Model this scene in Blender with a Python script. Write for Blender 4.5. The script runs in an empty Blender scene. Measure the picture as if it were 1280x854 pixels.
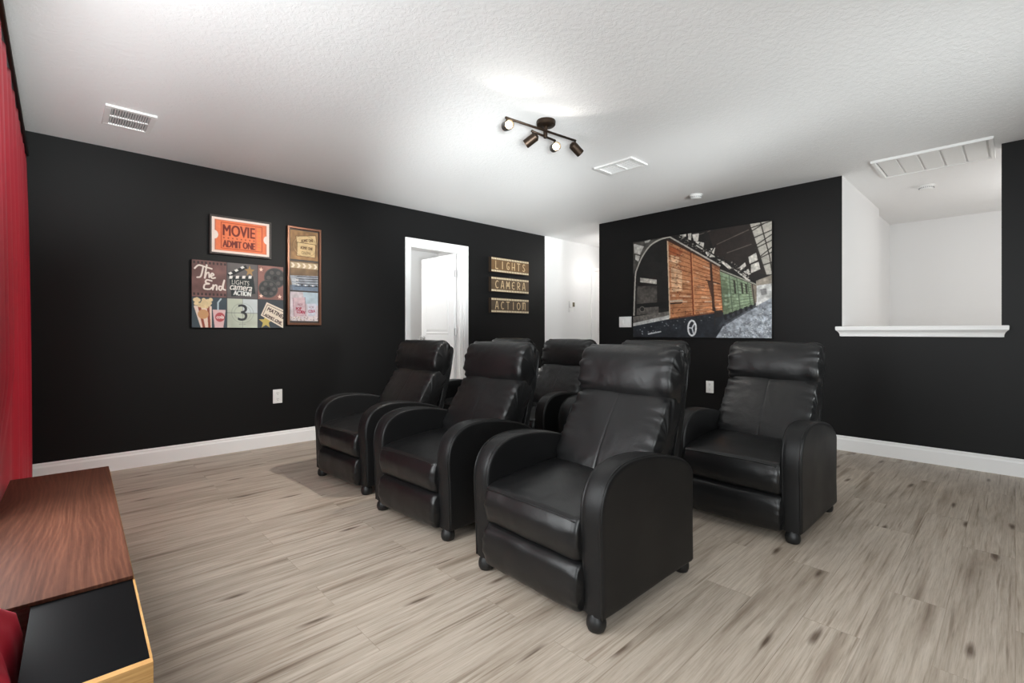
import bpy, bmesh, math, random
import numpy as np
from mathutils import Vector, Matrix, noise
random.seed(7); rng = np.random.default_rng(7)
PI = math.pi
S = bpy.context.scene
COL = S.collection

# ------------------------------------------------------------------ materials
def lin(c):
    return tuple(((v/255)/12.92 if v/255 <= .04045 else ((v/255+.055)/1.055)**2.4) for v in c)

def mat(name, col, rough=.5, spec=.5, metal=0., emit=None, estr=0.):
    m = bpy.data.materials.new(name); m.use_nodes = True
    b = m.node_tree.nodes['Principled BSDF']
    b.inputs['Base Color'].default_value = (*col, 1)
    b.inputs['Roughness'].default_value = rough
    b.inputs['Specular IOR Level'].default_value = spec
    b.inputs['Metallic'].default_value = metal
    if emit:
        b.inputs['Emission Color'].default_value = (*emit, 1); b.inputs['Emission Strength'].default_value = estr
    return m

class NT:
    def __init__(s, m):
        s.t = m.node_tree; s.b = s.t.nodes['Principled BSDF']
    def n(s, typ, **kw):
        nd = s.t.nodes.new(typ)
        for k, v in kw.items():
            if k.startswith('i_'): nd.inputs[k[2:].replace('_', ' ')].default_value = v
            else: setattr(nd, k, v)
        return nd
    def l(s, a, ao, b, bi):
        s.t.links.new(a.outputs[ao], b.inputs[bi])
    def coord(s, scale=(1, 1, 1), rot=(0, 0, 0), loc=(0, 0, 0)):
        tc = s.n('ShaderNodeTexCoord'); mp = s.n('ShaderNodeMapping')
        mp.inputs['Scale'].default_value = scale; mp.inputs['Rotation'].default_value = rot; mp.inputs['Location'].default_value = loc
        s.l(tc, 'Object', mp, 'Vector'); return mp
    def noise(s, co, scale, detail=4, rough=.5, dist=0):
        nd = s.n('ShaderNodeTexNoise'); nd.inputs['Scale'].default_value = scale; nd.inputs['Detail'].default_value = detail
        nd.inputs['Roughness'].default_value = rough; nd.inputs['Distortion'].default_value = dist
        s.l(co, 0, nd, 'Vector'); return nd
    def ramp(s, src, out, stops):
        r = s.n('ShaderNodeValToRGB'); e = r.color_ramp.elements
        while len(e) < len(stops): e.new(.5)
        for el, (p, c) in zip(e, stops):
            el.position = p; el.color = (*c, 1) if len(c) == 3 else c
        s.l(src, out, r, 'Fac'); return r
    def bump(s, src, out, strength, dist):
        b = s.n('ShaderNodeBump'); b.inputs['Strength'].default_value = strength; b.inputs['Distance'].default_value = dist
        s.l(src, out, b, 'Height'); return b
    def mix(s, blend, fac, a, ao, b, bo):
        m = s.n('ShaderNodeMix', data_type='RGBA', blend_type=blend)
        if isinstance(fac, (int, float)): m.inputs[0].default_value = fac
        else: s.t.links.new(fac, m.inputs[0])
        s.t.links.new(a.outputs[ao], m.inputs[6])
        if isinstance(b, tuple): m.inputs[7].default_value = (*b, 1)
        else: s.t.links.new(b.outputs[bo], m.inputs[7])
        return m

def wall_paint(name, col, rough, spec, bscale=220, bstr=.12):
    m = mat(name, col, rough, spec); n = NT(m); co = n.coord()
    nz = n.noise(co, bscale, 3); bp = n.bump(nz, 'Fac', bstr, .002); n.l(bp, 'Normal', n.b, 'Normal')
    return m
M = {}
M['black_paint'] = wall_paint('black_wall_paint', (.0047, .0047, .0049), .5, .24)
M['white_paint'] = wall_paint('white_wall_paint', (.78, .78, .78), .6, .3)
M['trim'] = mat('white_trim_paint', (.86, .86, .86), .35, .4)
M['door'] = mat('white_door_paint', (.84, .84, .84), .4, .4)
M['plastic'] = mat('white_plastic', (.82, .82, .81), .4, .5)
M['slot'] = mat('dark_slot', (.25, .25, .25), .6)
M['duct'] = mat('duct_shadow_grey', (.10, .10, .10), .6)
M['grille_back'] = mat('filter_grey', (.76, .76, .76), .7)
M['darkslot'] = mat('outlet_slot', (.04, .04, .04), .6)
# knock-down textured ceiling
m = mat('textured_ceiling', (.86, .86, .86), .75, .2); n = NT(m); co = n.coord()
a = n.noise(co, 34, 5, .6, .8); b = n.noise(co, 120, 3)
r = n.ramp(a, 'Fac', [(.42, (0, 0, 0)), (.58, (1, 1, 1))])
mx = n.mix('ADD', .35, r, 'Color', b, 'Fac')
bp = n.bump(mx, 2, .22, .006); n.l(bp, 'Normal', n.b, 'Normal'); M['ceiling'] = m
# oak-look plank floor
m = mat('plank_floor', (.4, .35, .3), .42, .35); n = NT(m)
co = n.coord()
bk = n.n('ShaderNodeTexBrick', offset=.37, offset_frequency=2, squash=1.0)
for k, v in (('Scale', 1.), ('Mortar Size', .0012), ('Mortar Smooth', .1), ('Bias', 0.), ('Brick Width', 1.22), ('Row Height', .18)):
    bk.inputs[k].default_value = v
bk.inputs['Color1'].default_value = (0, 0, 0, 1); bk.inputs['Color2'].default_value = (1, 1, 1, 1); bk.inputs['Mortar'].default_value = (.5, .5, .5, 1)
n.l(co, 0, bk, 'Vector')
# every plank gets its own piece of grain: shift the grain coordinates by the plank tone
sh = n.n('ShaderNodeVectorMath', operation='MULTIPLY_ADD'); sh.inputs[1].default_value = (7.3, 3.1, 0)
n.l(bk, 'Color', sh, 0); n.l(co, 0, sh, 2)
def stretch(sc):
    mp = n.n('ShaderNodeMapping'); mp.inputs['Scale'].default_value = sc; n.l(sh, 0, mp, 'Vector'); return mp
g1 = n.noise(stretch((1.3, 30, 1)), 1.7, 8, .68, .5)
g2 = n.noise(stretch((5, 130, 1)), 1.5, 3, .6)
g3 = n.noise(stretch((.7, 5, 1)), 1.7, 3, .5, 1.2)
g4 = n.noise(stretch((1.0, 34, 1)), 1.6, 3, .55, .3); r4 = n.ramp(g4, 'Fac', [(.30, (.55, .50, .46)), (.43, (1, 1, 1))])
r1 = n.ramp(g1, 'Fac', [(.22, lin((146, 131, 116))), (.42, lin((183, 170, 155))), (.6, lin((198, 186, 172))), (.82, lin((214, 204, 192)))])
r2 = n.ramp(g2, 'Fac', [(.3, (.70, .69, .67)), (.55, (1, 1, 1))])
r3 = n.ramp(g3, 'Fac', [(.30, (.74, .71, .68)), (.55, (1, 1, 1)), (.8, (1.06, 1.05, 1.04))])
c1 = n.mix('MULTIPLY', .7, r1, 'Color', r2, 'Color'); c2 = n.mix('MULTIPLY', .75, c1, 2, r3, 'Color')
rt = n.ramp(bk, 'Color', [(0., (.93, .925, .92)), (1., (1.04, 1.035, 1.03))]); c3 = n.mix('MULTIPLY', 1., c2, 2, rt, 'Color')
# knots: small dark ovals with a tail along the grain
def knots(sc, lo, hi, col, seed):
    mp = n.n('ShaderNodeMapping'); mp.inputs['Scale'].default_value = sc; mp.inputs['Location'].default_value = (seed, seed*.7, 0)
    wob = n.noise(stretch((6, 30, 1)), 1., 3); ad = n.n('ShaderNodeVectorMath', operation='MULTIPLY_ADD'); ad.inputs[1].default_value = (.10, .02, 0)
    n.l(wob, 'Color', ad, 0); n.l(sh, 0, ad, 2); n.l(ad, 0, mp, 'Vector')
    v = n.n('ShaderNodeTexVoronoi', voronoi_dimensions='2D', feature='F1'); v.inputs['Scale'].default_value = 1.; n.l(mp, 0, v, 'Vector')
    return n.ramp(v, 'Distance', [(lo, col), (hi, (1, 1, 1))])
k1 = knots((.95, 4.6, 1), .018, .075, (.24, .19, .16), 3.3)
k2 = knots((.55, 7.5, 1), .02, .20, (.52, .47, .43), 8.1)
c3 = n.mix('MULTIPLY', .8, c3, 2, r4, 'Color'); c4 = n.mix('MULTIPLY', .9, c3, 2, k1, 'Color'); c5 = n.mix('MULTIPLY', .85, c4, 2, k2, 'Color')
mo = n.mix('MULTIPLY', bk.outputs['Fac'], c5, 2, (.80, .78, .76), None)
n.l(mo, 2, n.b, 'Base Color')
bp = n.bump(g1, 'Fac', .12, .002); n.l(bp, 'Normal', n.b, 'Normal')
rr = n.ramp(g2, 'Fac', [(.2, (.36,)*3), (.8, (.5,)*3)]); n.l(rr, 'Color', n.b, 'Roughness')
M['floor'] = m
# leather
def leather(name, rough, fine, wr):
    m = mat(name, (.0075, .0075, .0078), rough, .42 if 'vinyl' not in name else .3); n = NT(m); co = n.coord()
    v = n.n('ShaderNodeTexVoronoi', feature='F1'); v.inputs['Scale'].default_value = 330; n.l(co, 0, v, 'Vector')
    w = n.noise(co, 11, 3, .5, .3); w2 = n.noise(co, 3.5, 2)
    b1 = n.bump(v, 'Distance', fine, .0008); b2 = n.bump(w, 'Fac', wr, .012)
    n.l(b1, 'Normal', b2, 'Normal'); n.l(b2, 'Normal', n.b, 'Normal')
    rr = n.ramp(w2, 'Fac', [(.3, (rough-.05,)*3), (.7, (rough+.07,)*3)]); n.l(rr, 'Color', n.b, 'Roughness')
    return m
M['leather'] = leather('black_leather', .33, .25, .16)
M['leather_soft'] = leather('black_leather_soft', .34, .25, .28)
M['vinyl'] = leather('black_vinyl_side', .42, .35, .06)
M['foot'] = mat('black_plastic_foot', (.010, .010, .010), .45, .4)
M['chassis'] = mat('black_chassis', (.01, .01, .01), .7, .3)
# walnut
m = mat('walnut', (.2, .08, .05), .6, .18); n = NT(m)
co = n.coord((1, 1, 1)); cs = n.coord((3.4, .75, 1), loc=(.7, .2, 0)); big = n.noise(cs, 1.0, 2, .45, .2)
dv = n.n('ShaderNodeVectorMath', operation='MULTIPLY_ADD'); dv.inputs[1].default_value = (.24, 0, 0); n.l(big, 'Color', dv, 0); n.l(co, 0, dv, 2)
wv = n.n('ShaderNodeTexWave', bands_direction='X'); wv.inputs['Scale'].default_value = 11.; wv.inputs['Distortion'].default_value = .8; wv.inputs['Detail'].default_value = 3
wv.inputs['Detail Scale'].default_value = 2.; n.l(dv, 0, wv, 'Vector')
co2 = n.coord((130, 4, 1)); fi = n.noise(co2, 1.2, 4, .6)
r1 = n.ramp(wv, 'Fac', [(0., lin((95, 59, 45))), (.4, lin((103, 65, 49))), (.75, lin((112, 71, 54))), (1., lin((99, 62, 47)))])
r2 = n.ramp(fi, 'Fac', [(.3, (.55, .5, .48)), (.6, (1, 1, 1))])
co3 = n.coord((3.2, .7, 1), loc=(.4, .3, 0)); pt = n.noise(co3, 1.6, 2); r3 = n.ramp(pt, 'Fac', [(.38, (.62, .6, .62)), (.6, (1, 1, 1))])
c1 = n.mix('MULTIPLY', .7, r1, 'Color', r2, 'Color'); c2 = n.mix('MULTIPLY', .8, c1, 2, r3, 'Color'); n.l(c2, 2, n.b, 'Base Color'); M['walnut'] = m
m = mat('pale_wood', (.5, .33, .15), .5, .4); n = NT(m); fi = n.noise(n.coord((8, 8, 130)), 1.4, 4)
r1 = n.ramp(fi, 'Fac', [(.3, lin((176, 128, 72))), (.7, lin((214, 170, 110)))]); n.l(r1, 'Color', n.b, 'Base Color'); M['pale_wood'] = m
m = mat('black_tray', (.004, .004, .0045), .5, .08); n = NT(m); s_ = n.noise(n.coord(), 260, 2, .8)
r1 = n.ramp(s_, 'Fac', [(.70, (.004, .004, .0045)), (.82, (.03, .03, .03))]); n.l(r1, 'Color', n.b, 'Base Color'); M['black_tray'] = m
m = mat('red_curtain', (.44, .006, .022), .5, .3); n = NT(m)
n.b.inputs['Sheen Weight'].default_value = .15; n.b.inputs['Sheen Tint'].default_value = (1, .35, .4, 1)
fi = n.noise(n.coord((40, 300, 300)), 1., 2); bp = n.bump(fi, 'Fac', .15, .001); n.l(bp, 'Normal', n.b, 'Normal'); M['curtain'] = m
M['bronze'] = mat('dark_bronze', (.035, .022, .014), .42, .5, .75)
M['bulb'] = mat('lit_bulb', (1, 1, 1), .3, .5, 0, (1, .82, .50), 9)
M['lamp_lens'] = mat('lit_lens', (1, 1, 1), .3, .5, 0, (1, .93, .8), 12)
M['nickel'] = mat('satin_nickel', (.55, .55, .55), .35, .5, .8)
M['frame_dark'] = mat('dark_brown_frame', (.035, .026, .022), .45, .5)
M['frame_copper'] = mat('copper_brown_frame', (.16, .075, .045), .33, .5, .65)
M['canvas_edge'] = mat('canvas_edge_dark', (.016, .014, .013), .6, .4)
M['sign_edge'] = mat('sign_edge_dark', (.03, .019, .012), .55, .4)
M['display'] = mat('thermostat_display', lin((96, 88, 66)), .3, .5)
m = mat('printed_picture', (.5, .5, .5), .5, .35); n = NT(m); at = n.n('ShaderNodeVertexColor', layer_name='Col'); n.l(at, 'Color', n.b, 'Base Color'); M['print'] = m

# ------------------------------------------------------------------ object helpers
def link_mesh(name, me, mt=None, parent=None, smooth=False):
    o = bpy.data.objects.new(name, me); COL.objects.link(o)
    if mt is not None:
        for x in (mt if isinstance(mt, (list, tuple)) else [mt]): me.materials.append(x)
    if parent is not None: o.parent = parent
    if smooth: me.shade_smooth()
    return o
def obj(name, bm, mt, parent=None, smooth=False, auto=None):
    me = bpy.data.meshes.new(name); bmesh.ops.recalc_face_normals(bm, faces=bm.faces[:])
    bm.to_mesh(me); bm.free()
    o = link_mesh(name, me, mt, parent, smooth)
    if auto is not None:
        me.shade_smooth(); bm2 = bmesh.new(); bm2.from_mesh(me)
        for e in bm2.edges:
            if len(e.link_faces) == 2 and e.calc_face_angle(0) > math.radians(auto): e.smooth = False
        bm2.to_mesh(me); bm2.free()
    return o
def tag(o, label, cat, group=None, kind=None):
    o['label'] = label; o['category'] = cat
    if group: o['group'] = group
    if kind: o['kind'] = kind
    return o
def thing(name, label, cat, loc=(0, 0, 0), rz=0, group=None):
    o = bpy.data.objects.new(name, None); COL.objects.link(o); o.empty_display_size = .1
    o.location = loc; o.rotation_euler = (0, 0, rz); return tag(o, label, cat, group)
def struct(o, label=None):
    o['kind'] = 'structure'
    if label: o['label'] = label
    return o
def bx(bm, x0, x1, y0, y1, z0, z1, bev=0, seg=2, mi=0):
    vs = [bm.verts.new((x, y, z)) for x in (x0, x1) for y in (y0, y1) for z in (z0, z1)]
    F = [(0, 1, 3, 2), (4, 6, 7, 5), (0, 4, 5, 1), (2, 3, 7, 6), (0, 2, 6, 4), (1, 5, 7, 3)]
    fs = [bm.faces.new([vs[i] for i in f]) for f in F]
    for f in fs: f.material_index = mi
    if bev:
        es = list({e for f in fs for e in f.edges})
        r = bmesh.ops.bevel(bm, geom=es, offset=bev, segments=seg, profile=.5, affect='EDGES', clamp_overlap=True)
        for f in r['faces']: f.material_index = mi
    return fs
def box(name, dims, mt, parent=None, bev=0, seg=2):
    bm = bmesh.new(); bx(bm, *dims, bev=bev, seg=seg); return obj(name, bm, mt, parent, auto=40 if bev else None)
def frame_to(d):
    d = Vector(d).normalized(); a = Vector((0, 0, 1)) if abs(d.z) < .9 else Vector((1, 0, 0))
    u = d.cross(a).normalized(); return d, u, d.cross(u).normalized()
def lathe(bm, prof, origin=(0, 0, 0), axis=(0, 0, 1), seg=24, cap=True):
    d, u, v = frame_to(axis); o = Vector(origin); rings = []
    for r, h in prof:
        rings.append([bm.verts.new(o + d*h + (u*math.cos(2*PI*k/seg) + v*math.sin(2*PI*k/seg))*max(r, 1e-5)) for k in range(seg)])
    for a, b in zip(rings, rings[1:]):
        for k in range(seg): bm.faces.new((a[k], a[(k+1) % seg], b[(k+1) % seg], b[k]))
    if cap:
        bm.faces.new(rings[0]); bm.faces.new(rings[-1])
def tube(bm, pts, r, seg=8, closed=False):
    pts = [Vector(p) for p in pts]; n = len(pts); rings = []
    for i, p in enumerate(pts):
        a = pts[i-1] if (i > 0 or closed) else p; b = pts[(i+1) % n] if (i < n-1 or closed) else p
        d, u, v = frame_to(b-a)
        if rings:   # keep the frame from flipping
            u = (pu - d*pu.dot(d)).normalized(); v = d.cross(u)
        pu = u
        rings.append([bm.verts.new(p + (u*math.cos(2*PI*k/seg) + v*math.sin(2*PI*k/seg))*r) for k in range(seg)])
    R = list(zip(rings, rings[1:])) + ([(rings[-1], rings[0])] if closed else [])
    for a, b in R:
        for k in range(seg): bm.faces.new((a[k], a[(k+1) % seg], b[(k+1) % seg], b[k]))
    if not closed: bm.faces.new(rings[0]); bm.faces.new(rings[-1])
def catmull(P, n, closed=True):
    P = [Vector((*p, 0)) for p in P]; L = len(P); out = []
    for i in range(L if closed else L-1):
        p0 = P[i-1] if (closed or i > 0) else P[i]; p1 = P[i]; p2 = P[(i+1) % L]; p3 = P[(i+2) % L] if (closed or i < L-2) else p2
        for k in range(n):
            t = k/n
            q = .5*((2*p1) + (p2-p0)*t + (2*p0-5*p1+4*p2-p3)*t*t + (3*p1-p0-3*p2+p3)*t**3)
            out.append((q.x, q.y))
    if not closed: out.append((P[-1].x, P[-1].y))
    return out
def extrude(bm, poly, fn, mi=0):
    """prism between fn(p, 0) and fn(p, 1)"""
    a = [bm.verts.new(fn(p, 0)) for p in poly]; b = [bm.verts.new(fn(p, 1)) for p in poly]; k = len(poly)
    fs = [bm.faces.new(a), bm.faces.new(b[::-1])] + [bm.faces.new((a[i], b[i], b[(i+1) % k], a[(i+1) % k])) for i in range(k)]
    for f in fs: f.material_index = mi

# ------------------------------------------------------------------ the room shell
H = 2.44; XB = 5.05; YL = 4.70; XT = -.185; YN = -2.2
BLK, WHT = M['black_paint'], M['white_paint']
struct(box('floor', (XT-.12, 8.3, YN-.12, 7.2, -.08, 0), M['floor']))
struct(box('ceiling', (XT-.12, 8.3, YN-.12, 7.2, H, H+.08), M['ceiling']))
def wall_with_holes(name, axis, a0, a1, t0, t1, holes, mt, z1=H):
    """wall running along axis 'x' or 'y' from a0 to a1, thickness t0..t1, holes = [(b0, b1, z0, z1)]"""
    bm = bmesh.new(); cuts = sorted({a0, a1, *[h[0] for h in holes], *[h[1] for h in holes]})
    for p, q in zip(cuts, cuts[1:]):
        h = [x for x in holes if x[0] <= p+1e-6 and x[1] >= q-1e-6]
        spans = [(0, z1)] if not h else [s for s in ((0, h[0][2]), (h[0][3], z1)) if s[1]-s[0] > 1e-4]
        for s0, s1 in spans:
            if axis == 'x': bx(bm, p, q, t0, t1, s0, s1)
            else: bx(bm, t0, t1, p, q, s0, s1)
    bmesh.ops.remove_doubles(bm, verts=bm.verts[:], dist=1e-5)
    return struct(obj(name, bm, mt))
DX0, DX1, DZ = 2.872, 3.638, 2.05          # doorway in the left wall
wall_with_holes('wall_left', 'x', XT-.12, 5.115, YL, YL+.12, [(DX0, DX1, 0, DZ)], BLK)
struct(box('wall_hall', (5.115, 8.3, YL, YL+.12, 0, H), WHT))
wall_with_holes('wall_screen', 'y', YN-.12, YL, XT-.12, XT, [(-2.0, -.15, .5, 2.15), (.75, 2.42, .5, 2.15)], BLK)
# back wall: black towards the room, white in the reveals of the stairwell overlook
OY0, OY1, OZ = .07, 1.06, 1.075
wb = wall_with_holes('wall_back', 'y', YN, 3.69, XB, XB+.12, [(OY0, OY1, OZ, H)], [BLK, WHT])
for p in wb.data.polygons: p.material_index = 0 if p.normal.x < -.5 else 1
wall_with_holes('wall_near', 'x', XT-.12, XB+.12, YN-.12, YN, [], BLK)
for i, (y0, y1) in enumerate(((-2.0, -.15), (.75, 2.42))):
    bm = bmesh.new()
    for d in ((y0, y1, .50, .55), (y0, y1, 2.10, 2.15), (y0, y0+.05, .55, 2.10), (y1-.05, y1, .55, 2.10), (y0+.05, y1-.05, 1.31, 1.35)):
        bx(bm, XT-.10, XT-.05, d[0], d[1], d[2], d[3])
    struct(obj('window_%d' % (i+1), bm, M['trim']))
# hall and stairwell behind the back wall
struct(box('wall_hall_side', (XB+.12, 8.3, 3.57, 3.69, 0, H), WHT))
struct(box('wall_hall_end', (8.3, 8.42, 3.57, YL+.12, 0, H), WHT))
bm = bmesh.new(); bx(bm, XB+.12, 6.73, OY1, OY1+.10, 0, H); bx(bm, 6.73, 7.92, OY1+.06, OY1+.16, 0, H)
struct(obj('wall_stair_side', bm, WHT))
struct(box('wall_stair_far', (7.82, 7.94, -1.6, OY1+.06, 0, H), WHT))
struct(box('wall_stair_near', (XB+.12, 7.94, -1.72, -1.6, 0, H), WHT))
# room beyond the door
struct(box('wall_bedroom_left', (2.28, 2.40, YL+.12, 7.2, 0, H), WHT))
struct(box('wall_bedroom_right', (4.9, 5.02, YL+.12, 7.2, 0, H), WHT))
struct(box('wall_bedroom_far', (2.28, 5.02, 7.08, 7.2, 0, H), WHT))
struct(box('wall_bedroom_front', (2.40, DX0-.005, YL+.121, YL+.13, 0, H), WHT))
# baseboards
BBP = [(0, 0), (.016, 0), (.016, .098), (.011, .112), (.011, .122), (.006, .13), (0, .13)]
def baseboard(name, p0, p1, nrm):
    bm = bmesh.new(); p0, p1, nr = Vector(p0), Vector(p1), Vector(nrm)
    extrude(bm, BBP, lambda p, k: (p1 if k else p0) + nr*p[0] + Vector((0, 0, p[1])))
    return struct(obj(name, bm, M['trim']))
baseboard('baseboard_left', (XT, YL, 0), (DX0-.065, YL, 0), (0, -1, 0))
baseboard('baseboard_left_far', (DX1+.065, YL, 0), (6.21, YL, 0), (0, -1, 0))
baseboard('baseboard_back', (XB, YN, 0), (XB, 3.69, 0), (-1, 0, 0))
baseboard('baseboard_screen', (XT, YN, 0), (XT, 1.0, 0), (1, 0, 0))
# sill cap of the overlook (crown-like, mitred returns)
SP = [(0, 1.010), (.016, 1.012), (.018, 1.030), (.026, 1.046), (.044, 1.062), (.050, 1.066), (.052, 1.092), (.048, 1.098), (-.125, 1.098), (-.125, 1.0755), (0, 1.0755)]
bm = bmesh.new()
def sillp(p, k):
    e = max(p[0], 0)*.75 if p[0] > 0 else (.045 if p[1] > 1.09 and p[0] >= 0 else 0)
    if p[0] < 0 or p[1] == 1.0755: e = -.002
    return Vector((XB-p[0], (OY0-.002-e) if k else (OY1+.002+e), p[1]))
extrude(bm, SP, sillp); struct(obj('trim_1', bm, M['trim']), 'white moulded sill cap of the stairwell overlook')

# ---- door with casing (left wall)
def casing(name, x0, x1, z1, w=.062):
    bm = bmesh.new(); y = YL
    prof = [(0, 0), (.012, 0), (.017, .012), (.017, w-.014), (.013, w), (0, w)]   # (out of wall, across)
    # one mitred loop: inner line is the opening
    rings = []
    for px, pz, sx, sz in ((x0, 0, -1, 0), (x0, z1, -1, 1), (x1, z1, 1, 1), (x1, 0, 1, 0)):
        rings.append([bm.verts.new((px+sx*a, y-o_, pz+sz*a)) for o_, a in prof])
    for a, b in zip(rings, rings[1:]):
        for i in range(len(prof)): bm.faces.new((a[i], a[(i+1) % len(prof)], b[(i+1) % len(prof)], b[i]))
    bm.faces.new(rings[0]); bm.faces.new(rings[-1])
    return bm
d1 = bpy.data.objects.new('door_1', None); COL.objects.link(d1); d1.location = (0, 0, 0); struct(d1, 'white panel door standing open into the next room')
obj('casing', casing('c', DX0, DX1, DZ), M['trim'], d1)
bm = bmesh.new()
for d in ((DX0, DX0+.018, YL+.001, YL+.119, 0, DZ), (DX1-.018, DX1, YL+.001, YL+.119, 0, DZ), (DX0+.018, DX1-.018, YL+.001, YL+.119, DZ-.018, DZ)): bx(bm, *d)
for d in ((DX0+.018, DX0+.03, YL+.03, YL+.075, 0, DZ-.018), (DX1-.03, DX1-.018, YL+.03, YL+.075, 0, DZ-.018), (DX0+.03, DX1-.03, YL+.03, YL+.075, DZ-.03, DZ-.018)): bx(bm, *d)
obj('jamb', bm, M['trim'], d1)
# leaf opened 90 degrees into the room; its inner side faces -x
LX = DX1-.024; LY0, LY1 = YL+.125, YL+.125+.735
bm = bmesh.new(); bx(bm, LX-.035, LX, LY0, LY1, .012, DZ-.022, .002)
leaf = obj('leaf', bm, M['door'], d1)
def arch_panel(y0, y1, z0, z1, rise):
    pts = [(y0, z0), (y1, z0), (y1, z1)]
    for k in range(1, 14):
        t = k/14; pts.append((y1+(y0-y1)*t, z1 + rise*(.5-.5*math.cos(2*PI*t))))
    pts.append((y0, z1)); return pts
for nm, pp in (('panel', arch_panel(LY0+.11, LY1-.11, 1.02, 1.80, .09)), ('panel', arch_panel(LY0+.11, LY1-.11, .2, .86, .0))):
    bm = bmesh.new(); cy = sum(p[0] for p in pp)/len(pp); cz = sum(p[1] for p in pp)/len(pp); rings = []
    for s_, dx in ((1., 0), (.975, .007), (.93, .003), (.86, .009), (.84, .009)):
        rings.append([bm.verts.new((LX-.035-dx, cy+(a-cy)*s_, cz+(b-cz)*(1-(1-s_)*.6))) for a, b in pp])
    for a, b in zip(rings, rings[1:]):
        for i in range(len(pp)): bm.faces.new((a[i], a[(i+1) % len(pp)], b[(i+1) % len(pp)], b[i]))
    bm.faces.new(rings[-1]); obj(nm, bm, M['door'], leaf)
for z in (.25, 1.05, 1.78):
    bm = bmesh.new(); bx(bm, LX-.034, LX-.0005, LY0-.004, LY0-.0005, z-.045, z+.045); lathe(bm, [(.008, -.048), (.008, .048)], (LX-.012, LY0-.008, z), seg=12)
    obj('hinge', bm, M['nickel'], d1)
bm = bmesh.new(); lathe(bm, [(.026, 0), (.026, .006), (.011, .01), (.010, .035), (.026, .043), (.029, .058), (.022, .068), (.002, .07)], (LX-.035, LY1-.065, .97), (-1, 0, 0), 20)
obj('knob', bm, M['nickel'], d1, auto=40)
# casing of the door at the end of the hall wall
d2 = bpy.data.objects.new('door_2', None); COL.objects.link(d2); struct(d2, 'white door with casing on the hall wall')
obj('casing', casing('c', 6.275, 7.04, 2.03), M['trim'], d2)
bm = bmesh.new(); bx(bm, 6.277, 7.038, YL-.008, YL-.001, .01, 2.028)
lf = obj('leaf', bm, M['door'], d2)
for z0, z1 in ((.2, .86), (1.02, 1.85)): box('panel', (6.39, 6.925, YL-.013, YL-.008, z0, z1), M['door'], lf, .004)

# ------------------------------------------------------------------ recliners
def pad(prof, hw, r_end, k, nu=26, crown=0., center=None, cap_b=.012, groove=None):
    """closed cushion lofted along y from a closed (x, z) profile; the ends are rounded in"""
    cx = sum(p[0] for p in prof)/len(prof) if center is None else center[0]
    cz = sum(p[1] for p in prof)/len(prof) if center is None else center[1]
    ys = []
    for i in range(9): ys.append(-hw + r_end*(1-math.sin(PI/2*i/8)) if 0 else -hw + r_end*(1-math.cos(PI/2*i/8)))
    inner = [-hw+r_end + (2*hw-2*r_end)*i/nu for i in range(1, nu)]
    if groove: inner = sorted(inner + [-.012, -.006, -.003, 0, .003, .006, .012]) if nu % 2 else sorted([y for y in inner if abs(y) > .013] + [-.012, -.006, -.003, 0, .003, .006, .012])
    ys = ys + inner + [-y for y in reversed(ys)]
    bm = bmesh.new(); rings = []
    def ring(y, s): return [bm.verts.new((cx+(px-cx)*s, y, cz+(pz-cz)*s)) for px, pz in prof]
    for s, dy in ((.25, cap_b), (.6, cap_b*.8)): rings.append(ring(-hw-dy, (1-k)*s))
    for y in ys:
        q = max(0, (abs(y)-(hw-r_end))/r_end); s = 1-k*(1-math.sqrt(max(0, 1-q*q)))
        s += crown*(1-(y/hw)**2)
        if groove: s -= groove*math.exp(-(y/.004)**2)
        rings.append(ring(y, s))
    for s, dy in ((.6, cap_b*.8), (.25, cap_b)): rings.append(ring(hw+dy, (1-k)*s))
    N = len(prof)
    for a, b in zip(rings, rings[1:]):
        for i in range(N): bm.faces.new((a[i], b[i], b[(i+1) % N], a[(i+1) % N]))
    bm.faces.new(rings[0]); bm.faces.new(rings[-1][::-1])
    bmesh.ops.recalc_face_normals(bm, faces=bm.faces[:]); bm.normal_update()
    return bm
def wrinkle(bm, hw, gather=0., gfreq=55, gw=.05, big=0., bscale=6, fine=0., seed=0):
    bm.normal_update(); mv = []
    for v in bm.verts:
        y = v.co.y; e = math.exp(-((hw-abs(y))/gw)**2) if abs(y) < hw else (1. if abs(y) < hw+.002 else .3)
        ph = noise.noise(Vector((v.co.x*9, y*6+seed, v.co.z*9)))*2.2
        t = v.co.z + .6*v.co.x
        d = gather*e*(math.sin(t*gfreq*2 + ph*2.5) + .5*math.sin(t*gfreq*3.3+ph*4)) * (.55+.9*abs(noise.noise(Vector((seed, t*14, y*3)))))
        d += big*noise.noise(Vector((v.co.x*bscale+seed, y*bscale, v.co.z*bscale)))
        d += fine*noise.noise(Vector((v.co.x*22+seed, y*22, v.co.z*22)))
        mv.append((v, v.normal*d))
    for v, d in mv: v.co += d
    return bm

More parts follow.
